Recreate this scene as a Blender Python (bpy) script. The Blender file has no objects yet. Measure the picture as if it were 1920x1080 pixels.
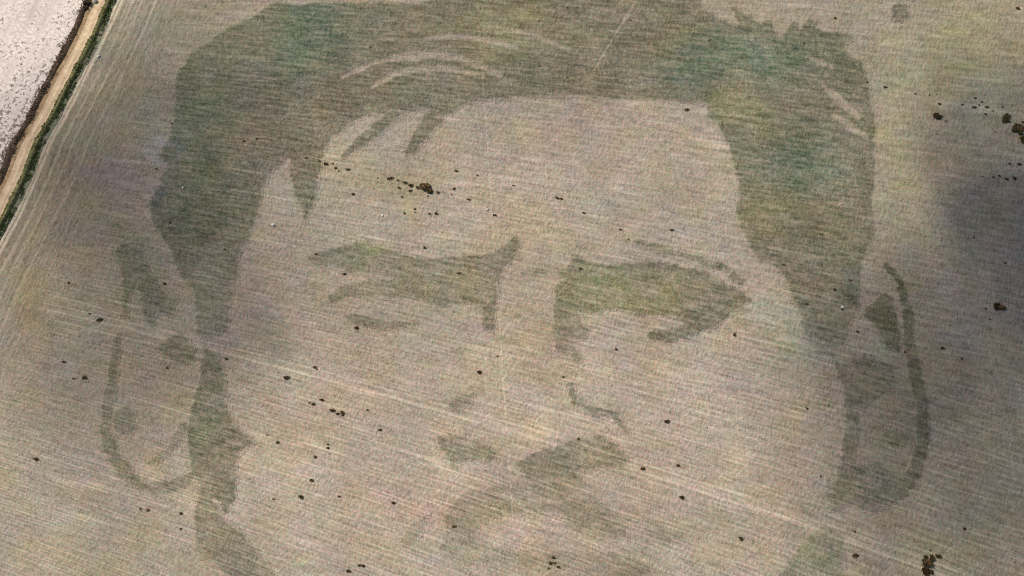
import bpy, math, random
import numpy as np
R = math.radians
scene = bpy.context.scene
C = scene.collection

# ------------------------------------------------------------------ camera
TILT = R(20); DIST = 268.0; HFOV = R(50)
cam_d = bpy.data.cameras.new('camera'); cam = bpy.data.objects.new('camera', cam_d); C.objects.link(cam)
cam_d.sensor_width = 36; cam_d.lens = 18/math.tan(HFOV/2); cam_d.clip_start = 1; cam_d.clip_end = 6000
CAM = np.array([0, -DIST*math.sin(TILT), DIST*math.cos(TILT)])
cam.location = CAM; cam.rotation_euler = (TILT, 0, 0)
scene.camera = cam
# ------------------------------------------------------------------ sky, sun, exposure
SUN_EL = R(40); SUN_AZ = R(-58)      # from the upper left of the picture
w = bpy.data.worlds.new("World"); scene.world = w; w.use_nodes = True
nt = w.node_tree; bg = nt.nodes['Background']
sky = nt.nodes.new('ShaderNodeTexSky'); sky.sky_type = 'NISHITA'; sky.sun_disc = False
sky.sun_elevation = SUN_EL; sky.sun_rotation = SUN_AZ
nt.links.new(sky.outputs[0], bg.inputs[0]); bg.inputs[1].default_value = 0.08
sd = bpy.data.lights.new('sun', 'SUN'); sd.energy = 4.2; sd.angle = R(0.5); sd.color = (1, .955, .89)
sun = bpy.data.objects.new('sun', sd); C.objects.link(sun)
SUN = np.array([math.sin(SUN_AZ)*math.cos(SUN_EL), math.cos(SUN_AZ)*math.cos(SUN_EL), math.sin(SUN_EL)])
sun.rotation_euler = (math.pi/2-SUN_EL, 0, math.pi-SUN_AZ)
sun.location = (0, 0, 500)
scene.view_settings.view_transform = 'Standard'; scene.view_settings.look = 'None'
scene.view_settings.exposure = 0.0; scene.view_settings.gamma = 1
scene.render.engine = 'CYCLES'; scene.cycles.use_denoising = False; scene.cycles.filter_width = 1.1

# ------------------------------------------------------------------ photo <-> ground
F = 960/math.tan(HFOV/2)
ct, st = math.cos(TILT), math.sin(TILT)
def ground(px, py):
    px = np.asarray(px, float); py = np.asarray(py, float)
    dx = px-960; uy = 540-py
    vy = uy*ct+F*st; vz = uy*st-F*ct
    k = -CAM[2]/vz
    return k*dx, CAM[1]+k*vy
def photo(x, y):
    ry = y-CAM[1]; rz = -CAM[2]
    dep = np.maximum(ry*st-rz*ct, 60.)
    up = ry*ct+rz*st
    return 960+F*x/dep, 540-F*up/dep
M = 0.13    # metres to a photo pixel, roughly

def lin(c):
    c = np.asarray(c, float)/255.
    return np.where(c <= .04045, c/12.92, ((c+.055)/1.055)**2.4)
rng = np.random.default_rng(7); random.seed(7)
LAT = rng.random((256, 256))
def vnoise(x, y, s, off=0):
    x = x/s+off*17.3+1000; y = y/s+off*9.1+1000
    xi = np.floor(x).astype(int); yi = np.floor(y).astype(int)
    fx = x-xi; fy = y-yi; fx = fx*fx*(3-2*fx); fy = fy*fy*(3-2*fy)
    g = lambda a, b: LAT[a % 256, b % 256]
    return (g(xi, yi)*(1-fx)*(1-fy)+g(xi+1, yi)*fx*(1-fy)+g(xi, yi+1)*(1-fx)*fy+g(xi+1, yi+1)*fx*fy)
def fbm(x, y, s, off=0):
    return vnoise(x, y, s, off)*.55+vnoise(x, y, s/2.1, off+1)*.3+vnoise(x, y, s/4.3, off+2)*.15
def sm(t):
    t = np.clip(t, 0, 1); return t*t*(3-2*t)

# colour of soil and of crop as functions of the place in the field (photo pixels as a map grid)
BASE = (160, 148, 131)
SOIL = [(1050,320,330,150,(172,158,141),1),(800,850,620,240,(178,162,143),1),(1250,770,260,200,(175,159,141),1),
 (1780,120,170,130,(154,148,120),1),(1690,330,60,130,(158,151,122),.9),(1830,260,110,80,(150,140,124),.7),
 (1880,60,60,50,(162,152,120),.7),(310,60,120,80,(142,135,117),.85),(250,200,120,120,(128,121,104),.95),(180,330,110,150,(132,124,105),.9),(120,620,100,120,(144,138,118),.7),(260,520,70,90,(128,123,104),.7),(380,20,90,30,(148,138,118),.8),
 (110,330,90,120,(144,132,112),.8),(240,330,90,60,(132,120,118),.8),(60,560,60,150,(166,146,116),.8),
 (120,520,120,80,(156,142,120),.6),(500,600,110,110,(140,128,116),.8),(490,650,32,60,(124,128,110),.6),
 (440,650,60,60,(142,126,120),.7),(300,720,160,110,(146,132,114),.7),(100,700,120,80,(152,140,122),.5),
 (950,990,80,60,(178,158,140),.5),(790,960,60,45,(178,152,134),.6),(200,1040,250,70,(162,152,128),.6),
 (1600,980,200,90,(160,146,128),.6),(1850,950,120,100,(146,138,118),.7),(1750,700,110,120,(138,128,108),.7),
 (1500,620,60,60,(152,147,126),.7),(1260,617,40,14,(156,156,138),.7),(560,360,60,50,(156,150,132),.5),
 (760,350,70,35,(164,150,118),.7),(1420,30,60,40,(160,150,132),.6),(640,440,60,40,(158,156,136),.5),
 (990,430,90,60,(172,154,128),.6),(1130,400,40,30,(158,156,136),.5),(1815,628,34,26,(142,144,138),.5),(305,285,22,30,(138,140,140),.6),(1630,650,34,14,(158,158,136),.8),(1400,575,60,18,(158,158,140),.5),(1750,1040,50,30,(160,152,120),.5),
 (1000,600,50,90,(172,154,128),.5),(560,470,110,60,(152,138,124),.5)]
CROP = [(1000,940,230,110,(130,123,101),.9),(1590,800,80,200,(116,111,92),.8),(760,540,200,70,(124,118,94),.7),(590,35,75,50,(90,106,85),.95),(550,95,80,40,(84,104,82),1),(660,80,50,45,(98,104,86),.7),(400,210,110,80,(86,98,78),.95),
 (380,295,90,55,(82,96,76),.95),(380,410,60,50,(86,94,76),.9),(300,380,30,40,(88,94,90),.9),(320,260,18,30,(92,100,98),.7),
 (1430,105,150,50,(90,107,86),1),(1310,130,45,60,(92,106,86),.9),(1490,290,55,70,(84,100,76),.95),(1540,340,40,30,(92,106,84),.8),
 (1390,210,55,50,(124,120,84),.9),(1430,410,60,45,(128,124,86),.9),(930,60,160,45,(124,120,86),.9),(1590,430,40,60,(118,116,86),.7),
 (480,260,80,70,(112,100,86),.7),(560,200,120,50,(110,102,84),.6),(760,220,70,50,(112,110,90),.6),(1660,600,40,50,(108,104,82),.7),
 (1110,540,80,60,(130,130,98),.9),(1200,560,90,40,(138,134,98),.9),(1330,560,60,50,(122,118,100),.8),(850,530,80,40,(130,124,95),.8),
 (690,475,50,30,(118,122,92),.8),(1680,820,30,20,(112,112,76),.9),(1530,1060,60,60,(134,134,104),.9),(400,800,60,60,(104,108,84),.8),
 (400,1000,60,80,(126,120,94),.8),(880,845,60,30,(132,128,98),.7),(870,1030,120,30,(142,134,96),.6),(210,800,30,70,(112,114,96),.6),
 (1640,900,70,50,(110,110,94),.8)]
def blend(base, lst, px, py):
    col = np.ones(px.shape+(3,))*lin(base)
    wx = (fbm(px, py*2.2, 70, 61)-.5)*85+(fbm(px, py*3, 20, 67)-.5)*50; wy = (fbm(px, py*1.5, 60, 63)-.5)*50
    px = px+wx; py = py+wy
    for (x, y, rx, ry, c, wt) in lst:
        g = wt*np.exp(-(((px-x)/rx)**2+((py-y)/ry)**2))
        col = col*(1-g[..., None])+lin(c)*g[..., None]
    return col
ALB = np.array([1.045, 1.03, 1.01])
def mottle(col, px, py):
    n = fbm(px, py, 55, 3)-.5; m = fbm(px, py*1.4, 34, 8)-.5; q = fbm(px, py, 90, 12)-.5
    col = col*(1+.30*q[..., None])
    t = np.stack([1+.15*n+.07*m, 1+.01*n-.03*m+.03*q, 1-.16*n+.26*m], -1)
    return np.clip(col*t*ALB, .01, .9)
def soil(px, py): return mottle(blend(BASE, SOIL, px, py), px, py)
def crop(px, py): return mottle(blend((109, 105, 86), CROP, px, py), px, py)
FA, FB = .07, .00028
def furrow(px, py):
    px = np.clip(px, -1200, 3200); py = np.clip(py, -230, 2000)
    v = (FA+FB*py)*np.exp(-FB*px)/FB
    u = px+py*.2
    return u*M, v*M
def vcoord(px, py): return float(furrow(np.array(float(px)), np.array(float(py)))[1])

# ------------------------------------------------------------------ track centre line
TY = [480, 405, 337, 270, 202, 135, 67, 0]; TX = [-48, -6, 27, 53, 91, 125, 161, 190]
gx, gy = ground(TX, TY)
def track_x(y):
    y = np.asarray(y, float)
    out = np.interp(y, gy, gx)
    sl = (gx[-1]-gx[0])/(gy[-1]-gy[0])
    out = np.where(y > gy[-1], gx[-1]+sl*(y-gy[-1]), out)
    return np.where(y < gy[0], gx[0]+sl*(y-gy[0]), out)
SL = (gx[-1]-gx[0])/(gy[-1]-gy[0]); COS = 1/math.sqrt(1+SL*SL)
def track_d(x, y): return (x-track_x(y))*COS
def track_pt(y, d): return float(track_x(y))+d/COS, y

# ------------------------------------------------------------------ node helpers
class NT:
    def __init__(s, name):
        s.m = bpy.data.materials.new(name); s.m.use_nodes = True; s.t = s.m.node_tree
        s.b = s.t.nodes['Principled BSDF']; s.b.inputs['Roughness'].default_value = .95
        s.b.inputs['Specular IOR Level'].default_value = .1
    def n(s, t, **k):
        o = s.t.nodes.new(t)
        for a, v in k.items(): setattr(o, a, v)
        return o
    def put(s, i, v):
        if hasattr(v, 'is_output'): s.t.links.new(v, i)
        else: i.default_value = v
    def math(s, op, a, b=0., c=0., clamp=False):
        o = s.n('ShaderNodeMath', operation=op, use_clamp=clamp)
        s.put(o.inputs[0], a); s.put(o.inputs[1], b); s.put(o.inputs[2], c); return o.outputs[0]
    def ss(s, v, a, b, x=0., y=1.):
        o = s.n('ShaderNodeMapRange', interpolation_type='SMOOTHSTEP')
        s.put(o.inputs[0], v)
        for i, q in enumerate((a, b, x, y)): o.inputs[i+1].default_value = q
        return o.outputs[0]
    def noise(s, vec, scale=1., detail=2., rough=.5, d2=False):
        o = s.n('ShaderNodeTexNoise'); o.noise_dimensions = '2D' if d2 else '3D'
        s.put(o.inputs['Vector'], vec); o.inputs['Scale'].default_value = scale
        o.inputs['Detail'].default_value = detail; o.inputs['Roughness'].default_value = rough
        return o.outputs['Fac']
    def attr(s, name):
        return s.n('ShaderNodeAttribute', attribute_name=name)
    def comb(s, x, y, z=0.):
        o = s.n('ShaderNodeCombineXYZ'); s.put(o.inputs[0], x); s.put(o.inputs[1], y); s.put(o.inputs[2], z); return o.outputs[0]
    def mix(s, f, a, b, blend='MIX'):
        o = s.n('ShaderNodeMix', data_type='RGBA', blend_type=blend)
        s.put(o.inputs[0], f); s.put(o.inputs[6], a); s.put(o.inputs[7], b); return o.outputs[2]
    def vmul(s, col, f):
        o = s.n('ShaderNodeVectorMath', operation='SCALE'); s.put(o.inputs[0], col); s.put(o.inputs[3], f); return o.outputs[0]

# explicit tramlines: (photo px, py) a point on each, half width in metres, strength
TRAM = [(1435,962,.20,.30),(1435,944,.18,.26),(150,876,.22,.18),(1210,165,.2,.05),(640,645,.25,.07),
        (1300,205,.22,.07),(700,880,.22,.12),(700,1040,.25,.14),(1750,268,.2,.08),(1150,655,.25,.06),(1700,1050,.25,.14)]
(L0x, L1x), (L0y, L1y) = ground([909, 966], [200, 1040])
LB = float((L1x-L0x)/(L1y-L0y)); LA = float(L0x-LB*L0y)
def field_material():
    s = NT('field_soil_and_crop')
    so = s.attr('soil').outputs['Color']; cr = s.attr('crop').outputs['Color']
    den = s.attr('crop_cover').outputs['Fac']; td = s.attr('track_distance').outputs['Fac']
    uv = s.n('ShaderNodeSeparateXYZ'); s.put(uv.inputs[0], s.attr('furrow').outputs['Vector'])
    u, v = uv.outputs[0], uv.outputs[1]
    geo = s.n('ShaderNodeNewGeometry'); pos = geo.outputs['Position']
    sp = s.n('ShaderNodeSeparateXYZ'); s.put(sp.inputs[0], pos)
    # near the track the drill rows run along the track
    fac = s.ss(td, 17., 26., 0., 1.)
    wob = s.noise(pos, .06, 2.)
    td2 = s.math('ADD', td, s.math('MULTIPLY', wob, 1.5))
    vec1 = s.comb(s.math('MULTIPLY', u, .16), s.math('MULTIPLY', v, 1.8))
    vec2 = s.comb(s.math('MULTIPLY', u, .035), s.math('MULTIPLY', v, .75))
    vec3 = s.comb(s.math('MULTIPLY', sp.outputs[1], .10), s.math('MULTIPLY', td, 1.3))
    st1 = s.noise(vec1, 1., 3., .6, True); st2 = s.noise(vec2, 1., 2.5, .6, True); st3 = s.noise(vec3, 1., 3., .6, True)
    g1 = s.noise(pos, 2.9, 2., .8); g2 = s.noise(pos, .9, 2., .6); g3 = s.noise(pos, .33, 2., .6)
    gx = s.noise(s.comb(s.math('MULTIPLY', u, 2.2), s.math('MULTIPLY', v, .8)), 1., 2., .7, True)
    g4 = s.noise(pos, .13, 3., .6)
    def lerp(a, b, f): return s.math('ADD', s.math('MULTIPLY', a, s.math('SUBTRACT', 1., f)), s.math('MULTIPLY', b, f))
    rows = lerp(st3, st1, fac)
    longs = s.ss(st2, .58, .80)
    val = s.math('MULTIPLY_ADD', s.math('SUBTRACT', rows, .5), .85, .95)
    val = s.math('MULTIPLY_ADD', s.math('SUBTRACT', g1, .5), s.ss(g4, .35, .65, .8, 1.7), val)
    val = s.math('MULTIPLY_ADD', s.math('SUBTRACT', g2, .5), .45, val)
    val = s.math('MULTIPLY_ADD', s.math('SUBTRACT', g3, .5), .30, val)
    val = s.math('MULTIPLY_ADD', s.math('SUBTRACT', gx, .5), .9, val)
    val = s.math('MULTIPLY_ADD', s.math('MULTIPLY', longs, fac), .32, val)
    ph = s.math('MULTIPLY_ADD', s.noise(s.comb(s.math('MULTIPLY', u, .02), s.math('MULTIPLY', v, .12)), 1., 2., .5, True), 9., s.math('MULTIPLY', v, 3.9))
    wave = s.math('POWER', s.math('ABSOLUTE', s.math('SINE', ph)), 5.)
    south = s.ss(sp.outputs[1], -62., 55., 1., .25)
    amp = s.math('MULTIPLY', s.ss(s.noise(vec2, 2.3, 2., .6, True), .38, .66), s.math('MULTIPLY', fac, south))
    val = s.math('MULTIPLY_ADD', s.math('MULTIPLY', wave, amp), .34, val)
    brk = s.ss(g2, .3, .5, .6, 1.)
    for (x, y, hw, k) in TRAM:
        dd = s.math('ABSOLUTE', s.math('SUBTRACT', s.math('ADD', v, s.math('MULTIPLY', g3, .5)), vcoord(x, y)+.25))
        val = s.math('MULTIPLY_ADD', s.math('MULTIPLY', s.ss(dd, hw*.4, hw*1.7, 1., 0.), s.math('MULTIPLY', brk, fac)), k*1.15, val)
    # dry wheel ruts beside the track
    for (d0, hw, k) in ((4.3, .38, .55), (5.4, .36, .5), (8.2, .3, .22), (10.6, .3, .2), (14.3, .3, .16)):
        dd = s.math('ABSOLUTE', s.math('SUBTRACT', td2, d0+.75))
        val = s.math('MULTIPLY_ADD', s.math('MULTIPLY', s.ss(dd, hw*.4, hw*1.7, 1., 0.), brk), k*1.7, val)
    cd = s.math('ABSOLUTE', s.math('SUBTRACT', sp.outputs[0], s.math('MULTIPLY_ADD', sp.outputs[1], LB, LA)))
    val = s.math('MULTIPLY_ADD', s.math('MULTIPLY', s.ss(cd, .05, .34, 1., 0.), s.ss(g2, .35, .6)), .26, val)
    # clumps and gaps in the standing crop
    cl = s.noise(s.comb(s.math('MULTIPLY', u, .9), s.math('MULTIPLY', v, 2.0)), 1., 3., .7, True)
    val = s.math('MULTIPLY_ADD', s.math('MULTIPLY', s.math('SUBTRACT', cl, .5), den), .5, val)
    # crop breaks up towards its edge and lets soil show between the rows
    thin = s.math('MULTIPLY_ADD', s.math('SUBTRACT', s.math('ADD', rows, g2), 1.), -.9, 1.)
    d = s.math('MULTIPLY', den, thin, clamp=True)
    # sprouting: small green flecks everywhere
    fl = s.ss(s.noise(pos, 1.7, 2., .7), .56, .74, 0., .22)
    col = s.mix(fl, so, cr)
    col = s.mix(d, col, cr)
    # reddish / greenish stubble flecks
    hue = s.noise(pos, 1.1, 3., .7)
    tint = s.mix(s.ss(hue, .38, .62), (1.08, .97, .93, 1), (.93, 1.02, 1.0, 1))
    col = s.mix(1., col, tint, 'MULTIPLY')
    col = s.vmul(col, s.math('MAXIMUM', val, .25))
    s.put(s.b.inputs['Base Color'], col)
    bp = s.n('ShaderNodeBump'); bp.inputs['Strength'].default_value = .32; bp.inputs['Distance'].default_value = .12
    s.put(bp.inputs['Height'], s.math('ADD', s.math('MULTIPLY', rows, 1.2), g1)); s.put(s.b.inputs['Normal'], bp.outputs[0])
    return s.m
FIELD = field_material()

def sheet_mesh(name, x, y, z, faces, attrs=None, mat=None):
    me = bpy.data.meshes.new(name)
    co = np.stack([x, y, z], -1).astype(np.float32)
    me.vertices.add(len(co)); me.vertices.foreach_set('co', co.ravel())
    faces = np.asarray(faces, np.int32)
    me.loops.add(faces.size); me.loops.foreach_set('vertex_index', faces.ravel())
    me.polygons.add(len(faces)); me.polygons.foreach_set('loop_start', np.arange(0, faces.size, faces.shape[1], dtype=np.int32))
    me.update(calc_edges=True)
    for k, a in (attrs or {}).items():
        if a.ndim == 1:
            at = me.attributes.new(k, 'FLOAT', 'POINT'); at.data.foreach_set('value', a.astype(np.float32))
        else:
            at = me.attributes.new(k, 'FLOAT_VECTOR', 'POINT'); at.data.foreach_set('vector', a.astype(np.float32).ravel())
    if mat: me.materials.append(mat)
    me.polygons.foreach_set('use_smooth', np.zeros(len(faces), bool))
    return me
def link(name, me, parent=None):
    o = bpy.data.objects.new(name, me); C.objects.link(o); o.parent = parent; return o
def tag(o, label=None, cat=None, group=None, kind=None):
    for k, v in (('label', label), ('category', cat), ('group', group), ('kind', kind)):
        if v: o[k] = v
    return o
def field_attrs(x, y, density):
    px, py = photo(x, y)
    u, v = furrow(px, py)
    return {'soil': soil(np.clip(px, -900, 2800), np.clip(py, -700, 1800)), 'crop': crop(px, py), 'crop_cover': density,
            'furrow': np.stack([u, v, 0*u], -1), 'track_distance': track_d(x, y)}
def grid_faces(nx, ny):
    i = np.arange(nx-1)[:, None]*ny+np.arange(ny-1)[None, :]
    return np.stack([i, i+ny, i+ny+1, i+1], -1).reshape(-1, 4)

# ------------------------------------------------------------------ ground
def axis(a, b, step, far):
    mid = np.arange(a, b+step, step); out = []; s = step; p = b+step
    while p < far: s *= 1.35; p += s; out.append(p)
    neg = [a-(q-b-step) for q in out][::-1]
    return np.array(neg+list(mid)+out)
ax = axis(-150, 150, .6, 1500); ay = axis(-90, 95, .6, 1500)
X, Y = np.meshgrid(ax, ay, indexing='ij'); X = X.ravel(); Y = Y.ravel()
Z = -.07*rng.random(X.shape)
g = link('ground', sheet_mesh('ground', X, Y, Z, grid_faces(len(ax), len(ay)), field_attrs(X, Y, np.zeros(X.shape)), FIELD))
tag(g, 'pale brown stubble field with fine drill rows and tramlines', 'field', kind='structure')

# ------------------------------------------------------------------ crop patches that draw the portrait
def sdist(px, py, poly):
    P = np.array(poly, float); Q = np.roll(P, -1, 0)
    d2 = np.full(px.shape, 1e12); ins = np.zeros(px.shape, bool)
    for (ax_, ay_), (bx, by) in zip(P, Q):
        ex, ey = bx-ax_, by-ay_; wx, wy = px-ax_, py-ay_
        t = np.clip((wx*ex+wy*ey)/(ex*ex+ey*ey+1e-9), 0, 1)
        d2 = np.minimum(d2, (wx-ex*t)**2+(wy-ey*t)**2)
        c = (ay_ > py) != (by > py)
        with np.errstate(divide='ignore', invalid='ignore'):
            xi = ax_+(py-ay_)*ex/(ey if ey else 1e-9)
        ins ^= c & (px < xi)
    d = np.sqrt(d2); return np.where(ins, d, -d)
def stroke(px, py, pts, w0, w1=None, wm=None):
    """signed distance to a tapering stroke"""
    w1 = w0 if w1 is None else w1; wm = max(w0, w1) if wm is None else wm
    n = len(pts)-1; best = np.full(px.shape, -1e9)
    for i in range(n):
        (a, b), (c, d) = pts[i], pts[i+1]
        ex, ey = c-a, d-b; wx, wy = px-a, py-b
        t = np.clip((wx*ex+wy*ey)/(ex*ex+ey*ey), 0, 1); q = (i+t)/n
        hw = np.where(q < .5, w0+(wm-w0)*q*2, wm+(w1-wm)*(q-.5)*2)/2
        best = np.maximum(best, hw-np.hypot(wx-ex*t, wy-ey*t))
    return best
HAIR_CUT = [  # light strands of bare soil in the hair: points, width start, mid, end, strength
 ([(640,145),(690,121),(740,108),(800,102),(860,108),(900,122),(938,142)],7,16,9,.95),
 ([(698,162),(735,140),(790,128),(850,130),(905,141)],9,15,7,.95),
 ([(795,70),(860,68),(920,76),(968,90)],5,11,9,.9),([(940,56),(1000,65),(1065,93)],5,10,10,.6),
 ([(1512,106),(1535,115),(1558,128)],6,15,8,.8),([(1541,160),(1570,186),(1607,218)],6,19,13,.9),
 ([(1562,215),(1590,235),(1622,258)],8,16,8,.75),([(1190,4),(1168,40),(1140,85),(1103,148)],4,4,3,.8),
 ([(1120,14),(1150,22),(1200,30)],4,6,4,.4),([(400,480),(395,560),(395,640)],40,120,110,.2),([(1560,560),(1575,620),(1580,670)],40,110,120,.2),([(1535,652),(1590,655),(1640,655)],10,16,10,.5)]
PORTRAIT = {
 'hair': [(.78, 8, [(508,4),(475,31),(421,54),(390,76),(360,100),(342,125),(327,150),(327,200),(323,233),(312,267),(300,292),(314,314),
   (298,345),(282,372),(281,405),(300,440),(317,469),(339,520),(362,539),(368,600),(364,626),(380,636),(395,634),(425,612),(428,570),(443,526),(449,476),
   (465,438),(484,400),(488,362),(508,317),(541,298),(544,333),(556,372),(572,418),(590,370),(600,305),(612,267),(650,233),(690,214),(735,206),(690,240),(652,272),(632,298),(648,297),
   (700,258),(760,212),(800,204),(790,225),(768,262),(758,296),(776,284),(812,246),(838,217),(867,194),(942,184),(1000,180),(1060,178),(1120,183),
   (1180,186),(1240,187),(1300,190),(1324,197),(1326,215),(1345,232),(1362,265),(1375,310),(1384,345),(1380,400),(1388,425),(1404,455),(1422,487),
   (1450,500),(1470,515),(1482,545),(1497,590),(1510,625),(1530,650),(1560,672),(1583,640),(1596,597),(1612,564),(1610,526),(1615,488),(1632,457),(1640,440),(1636,412),(1634,370),
   (1639,333),(1635,292),(1641,240),(1638,215),(1628,175),(1624,146),(1612,112),(1584,100),(1582,84),(1603,72),(1570,62),(1537,62),(1533,46),(1516,33),(1498,56),
   (1489,34),(1476,54),(1466,68),(1453,60),(1441,38),(1424,44),(1408,32),(1370,14),(1384,46),(1350,38),(1328,25),(1310,4),(1306,-30),(1200,-75),(1000,-90),(860,-50),(820,-4),(780,6),(700,4),(600,6)])],
 'ear': [(.68,6,[(216,468),(228,458),(262,466),(268,480),(280,512),(304,548),(330,562),(321,594),(296,584),(286,612),(270,600),(264,560),(256,530),(240,560),(239,592),(228,590),(230,520)]),
   (.7,6,[(294,652),(318,632),(340,626),(356,640),(366,654),(360,678),(340,682),(318,670)]),
   (.66,6,[([(222,630),(211,690),(204,750),(197,803),(213,855),(244,897),(289,918),(330,908),(366,892)],12,24,18)]),
   (.45,5,[([(283,866),(314,848),(345,800)],8,14,14)]),(.6,6,[(215,765),(240,762),(256,800),(246,812),(212,806)]),
   (.35,6,[([(92,605),(94,645)],9,10,6)])],
 'sideburn': [(.72,6,[(383,650),(408,668),(421,715),(424,765),(438,800),(478,830),(447,842),(442,890),(440,935),(432,950),(421,962),(402,935),(372,905),(358,888),(352,810),(362,755),(374,700)]),
   (.66,8,[(376,905),(389,914),(408,950),(420,975),(450,1000),(503,1064),(540,1110),(560,1160),(440,1140),(420,1070),(370,1036),(364,970)])],
 'right_ear': [(.85,5,[(1659,543),(1640,565),(1617,590),(1632,602),(1650,622),(1662,648),(1684,657),(1686,630),(1678,589),(1668,556)]),
   (.8,5,[([(1660,498),(1685,525),(1702,589),(1704,639),(1716,702),(1728,760),(1731,828),(1716,880),(1692,918)],12,22,26)]),
   (.58,8,[(1562,676),(1600,660),(1640,668),(1674,682),(1676,728),(1640,752),(1615,772),(1592,762),(1578,725)]),
   (.66,7,[([(1588,735),(1597,772),(1598,810),(1590,860),(1584,905)],16,30,30)]),
   (.7,8,[(1577,882),(1610,868),(1655,872),(1690,890),(1706,906),(1690,934),(1665,952),(1625,960),(1590,944),(1560,936),(1562,905)]),
   (.6,6,[(1655,812),(1680,800),(1704,812),(1700,834),(1670,838)]),
   (.24,10,[(1600,680),(1680,670),(1716,740),(1722,830),(1690,890),(1600,890),(1598,800)]),
   (.45,6,[(1548,890),(1572,900),(1578,954),(1558,958)])],
 'neck': [(.62,9,[(1516,1003),(1545,985),(1578,1003),(1582,1080),(1570,1150),(1440,1150),(1462,1075),(1490,1040)])],
 'eye': [(.68,7,[(573,487),(600,470),(639,459),(686,452),(720,464),(760,478),(800,484),(855,480),(900,478),(930,470),(950,456),(967,443),(975,462),(962,484),(942,506),
     (932,540),(926,618),(906,618),(903,574),(880,566),(830,572),(784,562),(740,560),(700,556),(660,556),(620,566),(616,555),(644,531),(690,522),(720,518),(700,512),(644,506),(588,496)]),
   (.62,6,[(639,585),(672,590),(728,597),(780,605),(738,616),(690,613),(655,604)])],
 'eyebrow': [(.72,5,[([(1190,452),(1253,472),(1319,490),(1365,506),(1388,528)],6,15,16)])],
 'right_eye': [(.78,6,[(1072,478),(1100,490),(1159,494),(1230,489),(1300,501),(1347,522),(1394,548),(1410,565),(1378,580),(1345,606),(1300,630),(1253,640),(1211,632),(1222,616),
     (1268,618),(1284,604),(1258,592),(1206,590),(1159,578),(1108,583),(1066,585),(1040,572),(1037,545),(1060,520),(1000,512),(1004,502),(1060,508)]),
   (.62,6,[(1036,556),(1068,580),(1103,616),(1100,632),(1072,638),(1080,655),(1092,672),(1080,677),(1042,653),(1036,611)])],
 'nostril': [(.5,6,[(831,765),(856,740),(887,736),(884,756),(859,771)])],
 'nose': [(.62,6,[([(1070,722),(1076,752),(1104,768),(1150,776),(1172,808)],10,16,9)])],
 'mouth': [(.68,7,[(819,815),(867,817),(907,833),(931,852),(919,869),(880,862),(853,866),(858,884),(845,872),(823,837)]),
   (.66,7,[(967,868),(1019,841),(1082,821),(1134,817),(1160,841),(1188,857),(1166,877),(1118,873),(1088,878),(1092,902),(1040,897),(985,897)]),
   (.58,9,[(847,945),(875,920),(939,911),(999,903),(1058,903),(1100,925),(1138,949),(1172,985),(1178,1010),(1130,1006),(1075,985),(1050,962),(1000,958),(950,962),(905,975),(880,1000),(838,1003),(832,975)]),
   (.42,11,[(828,1004),(885,1006),(920,1030),(1000,1040),(1060,1030),(1120,1040),(1170,1034),(1215,1060),(1235,1100),(1140,1090),(1060,1066),(985,1062),(920,1056),(870,1046),(825,1030)]),
   (.4,9,[(1205,985),(1240,990),(1262,1006),(1250,1022),(1215,1012)]),
   (.34,8,[(935,905),(1000,893),(1092,896),(1150,930),(1060,925),(960,925)]),(.3,9,[(1200,975),(1240,985),(1280,1012),(1250,1015),(1210,1000)]),
   (.4,8,[(752,1008),(780,970),(805,966),(788,1000),(760,1022)])]}
CUTS = {'hair': HAIR_CUT, 'mouth': [([(905,990),(960,985),(1010,995),(1045,1018)],10,26,16,.8),([(1082,888),(1120,902),(1150,925)],8,18,8,.7),([(990,935),(1040,940)],6,12,6,.5),([(1185,975),(1230,990)],8,14,8,.6),([(1060,985),(1110,1020)],6,12,6,.4)],
        'eye': [([(625,516),(680,517),(735,522)],5,10,5,.75),([(770,505),(830,512)],10,16,10,.35),([(680,540),(735,545)],8,16,8,.4)],
        'right_eye': [([(1190,540),(1225,545)],24,34,24,.35),([(1100,515),(1180,510),(1290,520)],6,9,5,.3),([(1065,590),(1080,612)],6,12,6,.4),([(1205,606),(1235,603),(1268,604)],10,24,14,.95),([(1310,598),(1345,580)],4,10,6,.4)], 'right_ear': [([(1600,850),(1650,842)],8,16,12,.4),([(1605,905),(1650,908)],8,14,10,.5)]}
portrait = bpy.data.objects.new('crop_portrait', None); C.objects.link(portrait)
tag(portrait, 'giant face drawn across the field in darker green growing crop', 'land art')
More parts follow.
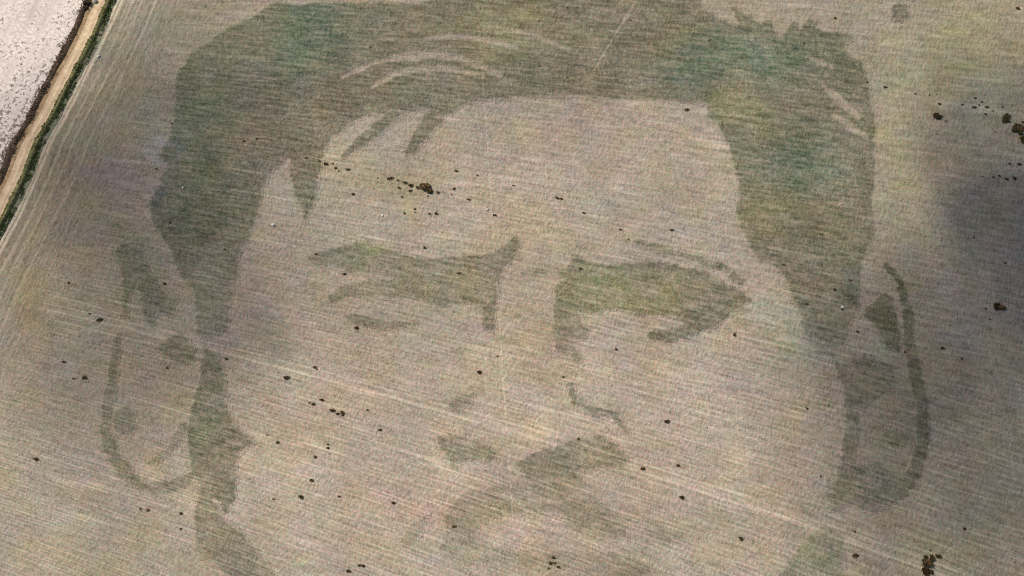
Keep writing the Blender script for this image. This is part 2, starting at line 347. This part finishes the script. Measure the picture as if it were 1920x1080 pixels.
def patch(name, partname, parent):
    shapes = PORTRAIT[name]
    allp = []
    for (_, soft, p) in shapes:
        allp += p[0][0] if isinstance(p[0][0], list) else p
    allp = np.array(allp, float)
    bx, by = ground(allp[:, 0], allp[:, 1])
    step = .36; x0, x1, y0, y1 = bx.min()-3, bx.max()+3, by.min()-3, by.max()+3
    xs = np.arange(x0, x1, step); ys = np.arange(y0, y1, step)
    x, y = np.meshgrid(xs, ys, indexing='ij'); x = x.ravel(); y = y.ravel()
    px, py = photo(x, y)
    # ragged edge: drill rows stretch it along the furrows
    u, v = furrow(px, py)
    rag = (vnoise(u, v*6, 3.2, 4)-.5)*7+(vnoise(px, py, 9, 6)-.5)*5+(rng.random(x.shape)-.5)*3+(fbm(px, py, 34, 31)-.5)*5
    den = np.zeros(x.shape)
    for (k, soft, p) in shapes:
        sdv = stroke(px, py, p[0][0], p[0][1], p[0][3], p[0][2]) if isinstance(p[0][0], list) else sdist(px, py, p)
        den = np.maximum(den, k*sm((sdv+rag*.8+soft*.5)/soft))
    for (pts, w0, wm, w1, k) in CUTS.get(name, []):
        den *= 1-k*sm((stroke(px, py, pts, w0, w1, wm)+rag*.5+2)/5)
    den *= .80+.4*fbm(px, py, 40, 21)
    if name != 'hair': den *= .62+.76*fbm(px, py*2.2, 26, 77)
    den = np.clip(den, 0, 1)
    z = .014+den*(.12+.09*rng.random(x.shape)*(.3+1.2*vnoise(x, y*2, 1.6, 5)))
    f = grid_faces(len(xs), len(ys)); f = f[den[f].max(1) > .05]
    used = np.unique(f); remap = np.zeros(x.shape, int); remap[used] = np.arange(len(used))
    x, y, z, den = x[used], y[used], z[used], den[used]
    return link(partname, sheet_mesh(partname, x, y, z, remap[f], field_attrs(x, y, den), FIELD), parent)
for nm, part, lab in (('hair','hair','dense green crop forming the swept hair'),('ear','ear','thin crop outline of the ear at the left'),
    ('sideburn','sideburn','dark crop band running down the left jaw'),('right_ear','ear','crop outline of the ear at the right'),
    ('neck','neck','thin olive crop below the right ear'),('eye','eye','dark olive crop forming the brow and left eye'),
    ('eyebrow','eyebrow','narrow curved crop stripe above the right eye'),('right_eye','eye','broad green crop patch forming the right eye'),
    ('nose','nose','curved crop line of the right nostril'),('nostril','nostril','faint small crop mark of the left nostril'),('mouth','mouth','patchy olive crop of the moustache and mouth')):
    patch(nm, part, portrait)['label'] = lab

# ------------------------------------------------------------------ track, shoulder, banks, pale field
def strip(name, d0, d1, z, mat, nd=8, jit=.3, y0=-400, y1=600, zfun=None, fine=(-10, 110), cls=None):
    ys = np.concatenate([np.arange(y0, fine[0], 12), np.arange(fine[0], fine[1], .5), np.arange(fine[1], y1, 12)])
    t = np.linspace(0, 1, nd)
    Yg, T = np.meshgrid(ys, t, indexing='ij')
    e0 = d0+(fbm(Yg, Yg*0, 3., 41)-.5)*jit*2+(fbm(Yg, Yg*0, 12., 43)-.5)*jit*2; e1 = d1+(fbm(Yg, Yg*0, 2.6, 51)-.5)*jit*2+(fbm(Yg, Yg*0, 11., 53)-.5)*jit*2
    D = e0+(e1-e0)*T
    Xg = track_x(Yg)+D/COS
    Zg = np.full(Xg.shape, z)
    if zfun: Zg = Zg+zfun(D, T, Yg)
    me = sheet_mesh(name, Xg.ravel(), Yg.ravel(), Zg.ravel(), grid_faces(len(ys), nd)[:, ::-1], {'cross': D.ravel()}, mat)
    return link(name, me)
def simple(name, c0, c1, scale=1.5, c2=None, bump=.3, detail=4., along=None):
    s = NT(name); geo = s.n('ShaderNodeNewGeometry'); pos = geo.outputs['Position']
    n = s.noise(pos, scale, detail, .65)
    col = s.mix(s.ss(n, .33, .67), tuple(c0)+(1,), tuple(c1)+(1,))
    if c2 is not None:
        col = s.mix(s.ss(s.noise(pos, scale*.22, 4., .6), .5, .68), col, tuple(c2)+(1,))
    if along:
        cr = s.attr('cross').outputs['Fac']; sp = s.n('ShaderNodeSeparateXYZ'); s.put(sp.inputs[0], pos)
        v = s.comb(s.math('MULTIPLY', cr, 2.2), s.math('MULTIPLY', sp.outputs[1], .08))
        a = s.noise(v, 1., 3., .6, True)
        col = s.vmul(col, s.math('MULTIPLY_ADD', s.math('SUBTRACT', a, .5), along, 1.))
    s.put(s.b.inputs['Base Color'], col)
    bp = s.n('ShaderNodeBump'); bp.inputs['Strength'].default_value = bump; bp.inputs['Distance'].default_value = .1
    s.put(bp.inputs['Height'], n); s.put(s.b.inputs['Normal'], bp.outputs[0])
    return s.m
m_track = simple('packed_sandy_earth', (.62,.43,.26), (.80,.60,.38), .8, (.56,.39,.23), .15, along=.5)
m_shoulder = simple('dusty_shoulder', (.26,.165,.085), (.46,.31,.17), 1.1, (.48,.33,.19), .4, along=.5)
m_brown = simple('dark_ditch_earth', (.04,.025,.015), (.12,.078,.048), 1.6, (.17,.12,.075), .6)
m_verge = simple('verge_turf', (.12,.12,.045), (.25,.22,.10), 1.3, (.08,.10,.035), .5)
m_back = simple('thin_grass_soil', (.12,.13,.075), (.30,.26,.19), 3.0, (.12,.15,.08), .4)
def pale_material():
    s = NT('chalky_tilled_soil'); geo = s.n('ShaderNodeNewGeometry'); pos = geo.outputs['Position']
    cr = s.attr('cross').outputs['Fac']; sp = s.n('ShaderNodeSeparateXYZ'); s.put(sp.inputs[0], pos)
    n = s.noise(pos, 1.3, 4., .7); b = s.noise(pos, .12, 3., .6)
    streak = s.noise(s.comb(s.math('MULTIPLY', cr, .7), s.math('MULTIPLY', sp.outputs[1], .07)), 1., 3., .65, True)
    col = s.mix(s.ss(n, .35, .65), (.66,.53,.45,1), (.95,.81,.69,1))
    col = s.mix(s.ss(b, .42, .62, 0., .7), col, (.80,.65,.58,1))
    # clods and dark damp soil: more of them away from the bright headland in the north
    far = s.ss(sp.outputs[1], 30., 82., 1., 0.)
    edge = s.ss(cr, -22., -4., 0., 1.)
    th = s.math('MULTIPLY_ADD', s.math('MULTIPLY', far, edge), -.13, .585)
    c = s.math('MULTIPLY_ADD', s.math('SUBTRACT', streak, .5), .45, s.noise(pos, 1.0, 4., .75))
    dk = s.math('DIVIDE', s.math('SUBTRACT', c, th), .06, clamp=True)
    col = s.mix(s.math('MULTIPLY', dk, .85), col, (.16,.12,.09,1))
    col = s.vmul(col, s.math('MULTIPLY_ADD', s.math('SUBTRACT', streak, .5), .7, 1.))
    gr = s.ss(s.noise(pos, .09, 3., .6), .5, .68, 0., .5)
    col = s.mix(s.math('MULTIPLY', gr, s.ss(n, .4, .6)), col, (.40,.33,.28,1))
    s.put(s.b.inputs['Base Color'], col)
    bp = s.n('ShaderNodeBump'); bp.inputs['Strength'].default_value = .5; bp.inputs['Distance'].default_value = .15
    s.put(bp.inputs['Height'], n); s.put(s.b.inputs['Normal'], bp.outputs[0])
    return s.m
o = strip('pale_field', -400, -3.5, .02, pale_material(), 60, .5); tag(o, 'chalky pale tilled field beyond the dirt track', 'field', kind='structure')
o = strip('ditch', -4.3, -2.6, .03, m_brown, 10, .4, zfun=lambda D, T, Y: .35*np.sin(np.pi*T)*(.4+fbm(Y, D, 2.5, 61)))
tag(o, 'dark brown earth bank between pale field and dirt track', 'bank', kind='structure')
o = strip('shoulder', -3.1, -1.2, .05, m_shoulder, 6, .25); tag(o, 'tan dusty shoulder along the dirt track', 'shoulder', kind='structure')
o = strip('dirt_track', -1.45, 1.2, .07, m_track, 10, .12, zfun=lambda D, T, Y: .03*np.cos((D)*4)); tag(o, 'straight pale sandy dirt track', 'track', kind='structure')
o = strip('verge', 1.15, 3.0, .04, m_verge, 10, .2, zfun=lambda D, T, Y: .5*np.clip(np.sin(np.pi*T), 0, 1)**1.5*(.6+.6*fbm(Y, D, 3, 71)))
tag(o, 'raised grassy verge beside the dirt track', 'verge', kind='structure')
o = strip('field_margin', 2.9, 4.1, .015, m_back, 6, .45); tag(o, 'thin grey green margin between verge and field', 'field margin', kind='structure')

# ------------------------------------------------------------------ leaf materials
def leafmat(name, c0, c1):
    s = NT(name); oi = s.n('ShaderNodeObjectInfo'); geo = s.n('ShaderNodeNewGeometry')
    n = s.noise(geo.outputs['Position'], 3., 2., .6)
    a = s.mix(s.ss(n, .35, .65), tuple(c0)+(1,), tuple(c1)+(1,))
    s.put(s.b.inputs['Base Color'], a); return s.m
L_DARK = leafmat('dark_weed_leaf', (.035,.023,.010), (.085,.056,.024))
L_OLIVE = leafmat('olive_weed_leaf', (.05,.038,.014), (.115,.085,.035))
L_RUST = leafmat('dry_rusty_leaf', (.16,.085,.035), (.28,.17,.075))
L_GREEN = leafmat('verge_grass_leaf', (.02,.03,.006), (.07,.085,.018))
L_TAN = leafmat('verge_dry_grass', (.14,.13,.045), (.24,.21,.09))
L_BROWN = leafmat('brushwood_leaf', (.045,.03,.018), (.12,.08,.05))
def leaves(pts, size, mats, flat=.6):
    """one mesh of small bent leaf blades at the given points (x, y, z, material index, scale)"""
    V = []; Fc = []; MI = []
    for (x, y, z, mi, sc) in pts:
        a = random.random()*2*math.pi; l = size*sc*random.uniform(.6, 1.3); wd = l*random.uniform(.25, .45)
        up = random.uniform(-.2, flat)*l
        ca, sa = math.cos(a), math.sin(a); k = len(V)
        V += [(x, y, z), (x+ca*l*.5-sa*wd, y+sa*l*.5+ca*wd, z+up*.7), (x+ca*l, y+sa*l, z+up), (x+ca*l*.5+sa*wd, y+sa*l*.5-ca*wd, z+up*.7+.02)]
        Fc.append((k, k+1, k+2, k+3)); MI.append(mi)
    V = np.array(V)
    me = sheet_mesh('leaves', V[:, 0], V[:, 1], V[:, 2], Fc)
    for m in mats: me.materials.append(m)
    me.polygons.foreach_set('material_index', MI); return me
def tuft_mesh(seed, n, mats, probs, lobes=3, h=.45):
    random.seed(seed); pts = []
    lob = [(0, 0, .7)]+[(random.uniform(-.48, .48), random.uniform(-.42, .42), random.uniform(.36, .55)) for _ in range(lobes)]
    for _ in range(n):
        cx, cy, r = random.choice(lob+lob[:1]); a = random.random()*6.283; q = r*math.sqrt(random.random())
        z = h*math.sqrt(max(0, 1-(q/r)**2))*r/.75*random.uniform(.3, 1.1)+.01
        pts.append((cx+q*math.cos(a), cy+q*math.sin(a), z, random.choices(range(len(mats)), probs)[0], random.uniform(.6, 1.3)))
    return leaves(pts, .34, mats)
DARKS = [tuft_mesh(100+i, 120, [L_DARK, L_OLIVE, L_RUST], [.8, .12, .08], 2+i % 4) for i in range(7)]
OLIVES = [tuft_mesh(300+i, 110, [L_OLIVE, L_DARK], [.65, .35], 3) for i in range(2)]
RUSTS = [tuft_mesh(310+i, 90, [L_RUST, L_DARK], [.6, .4], 3) for i in range(2)]
FAINT = [tuft_mesh(200+i, 90, [L_OLIVE, L_DARK], [.6, .4], 3) for i in range(4)]

# ------------------------------------------------------------------ every weed tuft: photo x, y, width in photo pixels, kind | where it stands
TUFTS = """188 66 7 d|dark tuft on the grass verge edge near the top left track
323 232 6 d|small dark tuft on the left edge of the hair, halfway up
458 265 9 d|left of a dark pair in the left part of the hair
482 261 9 o|right elongated one of a pair in the left part of the hair
386 13 4 f|faint speck near the top edge, left of the green hair
695 89 8 d|flat dark tuft above the long pale arc in the hair
484 264 4 f|speck just under the elongated tuft in the left hair
1064 15 7 d|dark tuft at the top edge left of the thin pale diagonal line
1182 38 8 d|flat dark tuft right of the thin pale diagonal line
1300 74 6 d|left of three in the dark green upper right hair
1330 76 9 d|biggest of three in the dark green upper right hair
1340 73 5 d|right of three in the dark green upper right hair
1353 92 5 d|small one just below the three in the upper right hair
1426 105 4 f|tiny speck in the green hair below the pointed tips
1444 114 4 f|tiny speck right of another in the green hair below the tips
1088 101 4 d|small upright speck beside the thin pale diagonal line
1274 110 6 d|small tuft left of the bright green upper right hair
1062 146 8 d|left of two in the middle of the fringe above the forehead
1078 147 6 o|yellowish right one of two in the fringe above the forehead
1278 158 6 f|lone tuft in the fringe above the right temple
1287 206 10 d|largest on the pale forehead just under the right fringe
1908 16 11 d|dark tuft in the top right corner
1566 34 7 d|lone dark tuft above the right tip of the hair
1563 133 5 r|brownish speck beside the pale strand in the right hair
1587 153 8 d|left of a pair at the right edge of the hair
1605 154 4 f|tiny speck between a pair at the right edge of the hair
1626 154 7 d|right of a pair at the right edge of the hair
1659 163 9 d|flat tuft on the yellowish ground right of the hair
1716 176 6 f|first of a faint row trailing towards the top right cluster
1743 178 4 f|upright speck in the faint row towards the top right cluster
1756 177 4 f|faint speck above the wide flat tuft in the upper right
1760 195 10 d|wide flat tuft above the large dark one in the upper right
1804 196 7 d|lone tuft between the flat one and the upper right group
1828 184 6 d|topmost of the small upper right group
1826 201 9 d|largest of the small upper right group
1835 197 5 d|one touching the largest of the small upper right group
1841 191 5 d|small one upper right within the small upper right group
1850 201 9 d|rightmost of the small upper right group
1862 208 5 f|speck left of the olive scrub in the upper right
1848 214 7 d|flat one directly below the small upper right group
1880 201 6 f|speck above the olive scrub in the upper right
1893 217 7 d|small tuft between the two olive scrub clumps and above
1918 229 8 d|dark tuft cut by the right edge beside the olive scrub
1773 227 5 f|speck below right of the large dark one in the upper right
1867 247 4 f|tiny speck below the left olive scrub clump
293 317 8 f|flat tuft just left of the hair beside the bluish soil
396 308 5 f|faint speck in the deep green left hair
477 309 6 o|tuft with yellow rim where left hair meets the pale wedge
318 418 9 d|left of two in the lower left hair
366 428 6 d|right of two in the lower left hair
421 468 8 d|tuft at the top of the sideburn on the left
128 530 6 d|lone dark tuft in the left field opposite the ear top
309 532 7 d|tuft inside the left ear top
576 297 9 d|leftmost of the row crossing the hair spike tip
570 308 5 f|faint one just below the row crossing the hair spike
599 302 7 d|second of the row crossing the hair spike
611 307 10 d|biggest of the row crossing the hair spike
624 307 6 o|olive one right of the biggest in the row by the spike
629 315 7 o|low olive one in the row by the hair spike
635 321 5 r|reddish one hanging under the row by the hair spike
652 318 10 d|rightmost long one of the row by the hair spike
709 334 6 f|faint tuft left of the long forehead cluster
662 364 8 d|lone dark tuft under the row at the left forehead
731 335 14 d|leftmost wide one of the long forehead cluster
758 343 12 d|dark one in the middle of the long forehead cluster
748 352 9 o|lower left olive one of the long forehead cluster
771 348 11 d|one just left of the brown scrub in the forehead cluster
769 358 8 d|lowest dark one of the middle forehead cluster
747 338 7 f|thin upper speck in the forehead cluster
783 352 9 o|narrow one touching the brown scrub on the forehead
820 361 9 d|dark one at the right end of the forehead cluster
754 369 6 o|olive speck below the forehead cluster
803 368 5 f|speck right under the brown scrub on the forehead
778 392 7 f|curved faint one of the lower forehead specks
778 398 4 f|tiny speck under the curved one on the lower forehead
758 400 6 f|left end of the lower forehead specks
804 401 7 d|left of a tight pair on the lower forehead
818 400 8 d|right of a tight pair on the lower forehead
855 321 8 d|uppermost lone tuft on the central forehead
895 329 7 f|brown speck right of the uppermost central forehead tuft
851 354 7 d|small dark one right of the forehead cluster
847 365 5 r|pinkish brown speck right of the forehead cluster
878 374 9 d|flat one between forehead cluster and mid forehead
927 403 9 d|flat one above the inner end of the left brow
795 464 8 d|lone one just above the left brow
593 477 8 d|dark one at the outer end of the left brow
646 514 9 d|flat one on the left eyelid
861 513 10 d|flat one within the inner part of the left brow
963 348 7 f|brown speck on the middle forehead left of the wide bar
1043 371 11 d|left half of the wide dark bar on the forehead
1051 373 9 d|right half of the wide dark bar on the forehead
1094 399 8 d|one below right of the wide bar on the forehead
1163 430 6 d|small one above the right eyebrow start
1179 449 5 f|brown speck at the start of the right eyebrow
1259 431 10 d|dark flat one above the middle of the right eyebrow
1088 504 9 d|dark one at the inner corner of the right eye
1893 307 6 d|left of two at the far right below the scrub
1911 308 9 d|right of two at the far right below the scrub
1862 332 6 d|left one of the shaded group near the right edge
1873 330 6 d|upper one of the shaded group near the right edge
1886 336 11 d|wide one of the shaded group near the right edge
1901 335 10 d|rightmost of the shaded group near the right edge
1842 331 4 f|faint outlying speck left of the shaded group on the right
1540 440 9 d|lone dark one in the lower right hair
1470 497 10 d|dark one on the hair edge at the right temple
1826 445 6 r|reddish speck in the right field beside the shaded ground
1884 493 7 d|dark one inside the deep shade at the right edge
1594 526 10 r|brownish one in the hair just above the right ear
186 600 11 d|big dark one left of the left ear
168 588 6 d|small one upper left of the big one by the left ear
120 678 9 d|flat dark one in the lower left field beside the ear
138 710 7 f|left small one of the yellowish pair left of the ear lobe
158 708 12 o|olive right one of the yellowish pair left of the ear lobe
424 673 8 f|tuft with pale soil by the sideburn
313 690 6 d|small one inside the left ear hollow
669 615 9 d|dark one below the left eye
590 689 8 d|upper left one on the cheek near the left side
594 693 4 f|tiny one touching the upper left cheek tuft
537 708 11 d|dark one on the outer left cheek
604 750 10 d|flat top one of the left cheek cluster
588 758 9 d|darkest left one of the left cheek cluster
580 755 5 f|pale speck at the left end of the left cheek cluster
623 769 11 d|middle one of the left cheek cluster
633 776 7 d|small low one of the left cheek cluster
641 776 9 d|rightmost upright one of the left cheek cluster
689 769 7 f|faint lone one right of the left cheek cluster
899 698 9 d|lone dark one on the bridge of the nose
933 668 7 r|brownish flat speck above the bridge of the nose
712 806 7 d|lone dark one beside the left corner of the mouth
1056 707 6 f|faint one just above the right nostril
1155 655 8 r|brown one below the right eye
1377 627 6 d|upright one below the outer corner of the right eye
1250 790 10 d|lone dark one on the right cheek
1326 802 4 f|faint flat speck right of the lone right cheek tuft
1511 570 10 d|dark one on the hair edge level with the right ear top
1564 544 9 d|dark one in the hair left of the right ear
1573 562 5 d|small one above the pale patch by the right ear
1580 581 8 d|flat one on the pale patch by the right ear
1608 622 7 d|dark one inside the upper right ear
1697 660 6 d|small one on the outer rim of the right ear
1767 653 10 d|dark one right of the right ear
1848 579 6 f|small speck left of the brown scrub at the far right
1856 599 5 f|tiny pale rimmed speck under the far right brown scrub
1645 734 5 d|small one in the middle of the right ear
1512 766 7 d|upper one on the cheek near the right ear
1554 760 5 f|tiny one between the right cheek and the ear
1803 673 6 f|thin speck in the shaded ground right of the ear
68 861 10 d|square dark one in the lower left corner field
263 954 6 r|left of a reddish pair below the left ear
277 956 8 r|right of a reddish pair below the left ear
339 963 7 d|dark one right of the reddish pair below the ear
339 992 5 d|small one straight below another near the lower sideburn
521 830 9 f|grey one on the lower left cheek by the jaw
501 816 4 f|tiny one above the grey tuft by the left jaw
615 833 5 d|upper of a vertical pair on the lower left cheek
615 840 7 d|lower of a vertical pair on the lower left cheek
618 851 4 f|speck under the vertical pair on the lower left cheek
590 857 7 d|one lower left of the vertical pair on the cheek
584 901 9 d|slanted one above the greenish spot on the lower left
565 932 11 d|big one beside the greenish spot on the lower left
513 936 6 f|faint one left of the big one on the lower left
636 931 7 f|small one right of the big one on the lower left
738 943 8 d|lone one left of the lower lip
851 987 10 d|dark round one at the left corner of the lower lip
873 1016 4 d|tiny one below the round one at the lip corner
653 1070 9 d|lower left of the group at the bottom edge
673 1060 6 d|middle of the group at the bottom edge
681 1061 8 d|right of the group at the bottom edge
1085 824 8 f|dark one on top of the moustache
1205 879 10 d|dark one right of the moustache on the tramline
1271 873 8 d|small one right of the mouth above the tramline pair
1279 933 10 d|slanted one below the tramline pair right of the mouth
1388 1011 10 d|round dark one near the bottom of the right jaw
1038 1046 9 d|top one of the chin cluster
1031 1056 9 d|left one of the chin cluster
1040 1056 8 d|middle one of the chin cluster
1029 1066 6 o|bottom left olive one of the chin cluster
1047 1063 8 d|bottom right one of the chin cluster
911 882 4 f|tiny one right under the left moustache
1603 1042 11 d|slanted one on the green patch below the right ear
1602 997 5 d|small one between the right ear and the green patch
1539 893 5 f|faint one left of the right ear lobe
1808 991 6 d|lone one in the lower right field
1759 1042 12 d|separate dark one beside the top of the bottom right scrub
1735 1043 9 d|small one at the top left of the bottom right scrub
1747 1044 9 d|upright one at the top of the bottom right scrub
1744 1032 5 f|flat speck above the bottom right scrub"""
seen = set()
for i, line in enumerate(TUFTS.split('\n')):
    head, phrase = line.split('|'); x, y, wpx, kind = head.split(); x, y, wpx = float(x), float(y), float(wpx)
    random.seed(900+i)
    wx, wy = ground(x, y)
    me = random.choice(FAINT if kind in 'f' else DARKS)
    if kind in 'or':
        me = (OLIVES if kind == 'o' else RUSTS)[i % 2]
    o = link('weed_tuft', me)
    r = wpx*M*.54*(.95 if kind == 'f' else 1.0)
    asp = .5 if any(q in phrase for q in ('flat', 'long', 'wide', 'elongated', 'bar')) else random.uniform(.62, .9)
    if 'upright' in phrase: asp = 1.35
    o.location = (float(wx), float(wy), .03); o.scale = (r, r*asp, r*.8)
    o.rotation_euler = (0, 0, R(random.uniform(-22, 8)))
    lab = 'weed tuft, '+phrase
    assert lab not in seen and 4 <= len(lab.split()) <= 16, lab
    seen.add(lab)
    tag(o, lab, 'weed tuft', 'weed tufts scattered over the field')

# ------------------------------------------------------------------ scrub clumps: an Empty with green foliage and dry growth
def scrub(px, py, wpx, hpx, label, mats, seed, dry=None, height=.5):
    random.seed(seed); wx, wy = ground(px, py)
    root = bpy.data.objects.new('scrub_clump', None); C.objects.link(root); root.location = (float(wx), float(wy), 0)
    tag(root, label, 'scrub', 'scrub clumps in the field')
    rx, ry = wpx*M/2, hpx*M/2*1.05
    def cloud_pts(n, cx, cy, sx, sy, mi, hz):
        lob = [(cx+random.uniform(-.7, .7)*sx, cy+random.uniform(-.7, .7)*sy, random.uniform(.18, .42)) for _ in range(9)]
        out = []
        for _ in range(n):
            a, b, r = random.choice(lob); t = random.random()*6.283; q = math.sqrt(random.random())*r
            out.append((a+q*math.cos(t)*sx, b+q*math.sin(t)*sy, hz*random.uniform(.1, 1)*(1-(q/r)**2*.7), mi, random.uniform(.7, 1.4)))
        return out
    n = int(170*rx*ry)+150
    link('foliage', leaves(cloud_pts(n, 0, 0, rx, ry, 0, height), .38, mats), root)
    if dry:
        link('dry_growth', leaves(cloud_pts(int(n*.8), dry[0]*rx, dry[1]*ry, rx*.6, ry*.5, 0, height*1.1), .34, [L_RUST]), root)
    return root
scrub(800, 353, 27, 19, 'rusty brown scrub patch on the forehead, biggest of its cluster', [L_OLIVE], 1, (-.3, .3))
scrub(1741, 1056, 20, 20, 'dark brown scrub clump at the bottom right corner', [L_OLIVE], 2, (-.2, .1))
scrub(1740, 1073, 20, 14, 'dark scrub clump cut by the bottom edge at the right', [L_DARK], 3)
scrub(1885, 222, 16, 20, 'star shaped olive scrub clump, left of two at the upper right edge', [L_OLIVE], 4)
scrub(1910, 243, 26, 24, 'olive brown scrub clump at the upper right edge, larger of two', [L_OLIVE], 5, (.2, 0))
scrub(1918, 262, 12, 14, 'small yellowish scrub clump at the right edge under a larger one', [L_OLIVE], 6)
scrub(1760, 218, 22, 12, 'large dark flat scrub clump alone in the upper right field', [L_DARK], 7)
scrub(1873, 575, 22, 12, 'dark brown scrub clump in the shaded ground at the far right', [L_DARK], 8, (.2, -.2))
scrub(163, 5, 16, 14, 'dark purple brown brush at the top edge beside the dirt track', [L_BROWN], 9, None, 1.4)
scrub(161, 15, 7, 6, 'small dark shrub on the track shoulder below the brush', [L_DARK], 10)

# ------------------------------------------------------------------ pale stones
import bmesh
m_stone = simple('pale_stone', (.72,.66,.56), (.90,.85,.75), 3.)
def stone(px, py, wpx, label, seed, h=.5):
    bm = bmesh.new(); bmesh.ops.create_icosphere(bm, subdivisions=3, radius=1)
    r = np.random.default_rng(seed); ph = r.random(9)*6
    for v in bm.verts:
        c = v.co; k = 1+.16*math.sin(2.3*c.x+ph[0])*math.cos(2.7*c.y+ph[1])+.1*math.sin(5*c.z+ph[2]+3*c.x)+.05*math.sin(9*c.y+ph[3])
        v.co = c*k
        if v.co.z < -.35: v.co.z = -.35
    me = bpy.data.meshes.new('stone'); bm.to_mesh(me); bm.free(); me.materials.append(m_stone)
    o = link('stone', me); wx, wy = ground(px, py); s = wpx*M/2
    o.location = (float(wx), float(wy), .25*s); o.scale = (s, s*.7, s*h*1.4); o.rotation_euler = (0, 0, r.random()*3)
    tag(o, label, 'stone', 'pale stones lying in the field')
stone(512, 422, 7, 'pale stone between the hair spike and the left brow', 1)
stone(717, 404, 4, 'small pale stone under the forehead weed cluster', 2)
stone(913, 393, 5, 'small pale stone in the middle of the forehead', 3)
stone(343, 352, 5, 'pale stone in the lower left part of the hair', 4)
stone(1580, 576, 6, 'pale stone on the light patch left of the right ear', 5)
stone(185, 106, 6, 'pale stone on the wheel rut beside the verge', 6)
stone(178, 3, 9, 'rounded pale boulder at the top edge beside the dirt track', 7, .9)

# ------------------------------------------------------------------ grass of the verge and brushwood of the bank (uncountable)
def strip_pts(n, d0, d1, mi, h, seed, y0=-6, y1=100, clump=0., sc=(.7, 1.4)):
    random.seed(seed); out = []
    while len(out) < n:
        y = random.uniform(y0, y1); d = random.uniform(d0, d1)
        if clump and vnoise(np.array(y), np.array(d*2.2), 1.7, seed) < clump: continue
        x, _ = track_pt(y, d)
        out.append((x, y, random.uniform(.05, h), mi, random.uniform(*sc)))
    return out
pts = strip_pts(11000, 1.85, 2.5, 0, .38, 11) + strip_pts(3000, 2.5, 3.8, 1, .15, 12, clump=.5) + strip_pts(900, 1.3, 1.9, 1, .25, 13, clump=.5) + strip_pts(2600, 1.2, 2.0, 2, .4, 14, clump=.5)  # first set: the verge's shadow side, put into dark leaf colour
o = link('verge_grass', leaves(pts, .30, [L_DARK, L_GREEN, L_TAN])); 
mi = np.array([p[3] for p in pts]); r2 = np.random.default_rng(5)
mi = np.where((mi == 0) & (r2.random(len(mi)) < .45), 1, mi); o.data.polygons.foreach_set('material_index', mi.astype(np.int32))
tag(o, 'rough green grass along the verge, shadow side coloured dark', 'grass', kind='stuff')
pts = strip_pts(3400, -4.3, -3.2, 0, .35, 21, clump=.45) + strip_pts(1500, -6.0, -4.0, 0, .2, 22, clump=.62, sc=(.4, .9)) + strip_pts(500, -3.0, -2.2, 0, .2, 23, clump=.65)
o = link('brushwood', leaves(pts, .33, [L_BROWN])); tag(o, 'dark brown brush growing on the bank by the pale field', 'brush', kind='stuff')

# ------------------------------------------------------------------ the square crop patch at the top edge
PORTRAIT['square'] = [(.8, 5, [(1673, 6), (1697, 8), (1699, 34), (1686, 40), (1672, 30)])]
o = patch('square', 'crop_patch', None); tag(o, 'small square patch of dark olive crop at the top edge right of the hair', 'crop patch')

# ------------------------------------------------------------------ unseen clouds: volumes added high above so that their shade falls on the field
def cloud(px, py, rx, ry, th, dens, seed, alt=420., lobes=9, label=None):
    wx, wy = ground(px, py); k = alt/SUN[2]
    c = np.array([float(wx), float(wy), 0])+SUN*k
    r = np.random.default_rng(seed)
    bm = bmesh.new(); bmesh.ops.create_uvsphere(bm, u_segments=96, v_segments=48, radius=1)
    ph = r.random(12)*6.28
    for v in bm.verts:
        x, y, z = v.co; a = math.atan2(y, x)
        k2 = 1+.16*math.sin(2*a+ph[0])+.11*math.sin(3*a+ph[1])+.07*math.sin(5*a+ph[2])+.05*math.sin(8*a+ph[3])
        k3 = 1+.22*math.sin(3.1*x+ph[4])*math.sin(3.7*y+ph[5])+.12*math.sin(7*x+ph[6])*math.sin(6.1*y+ph[7])
        rr = math.hypot(x, y); prof = (1-rr*rr)**1.7 if rr < 1 else 0
        v.co = (x*rx*k2, y*ry*k2, math.copysign(prof, z)*th*k3)
    me = bpy.data.meshes.new('cloud'); bm.to_mesh(me); bm.free()
    m = bpy.data.materials.new('cloud_vapour'); m.use_nodes = True; t = m.node_tree; t.nodes.remove(t.nodes['Principled BSDF'])
    v = t.nodes.new('ShaderNodeVolumePrincipled'); v.inputs['Density'].default_value = dens; v.inputs['Color'].default_value = (.95, .96, .98, 1)
    t.links.new(v.outputs[0], t.nodes['Material Output'].inputs['Volume']); me.materials.append(m)
    o = link('cloud', me); o.location = c; tag(o, label, 'cloud', kind='structure')
cloud(2040, 480, 38, 30, 26, .027, 3, label='small unseen cloud added to deepen the shade at the right edge')
cloud(1950, 640, 74, 80, 14, .036, 4, label='thin unseen cloud added to shade the right side of the field')
cloud(230, 430, 62, 62, 12, .020, 5, label='thin unseen cloud added to shade the left side of the field')
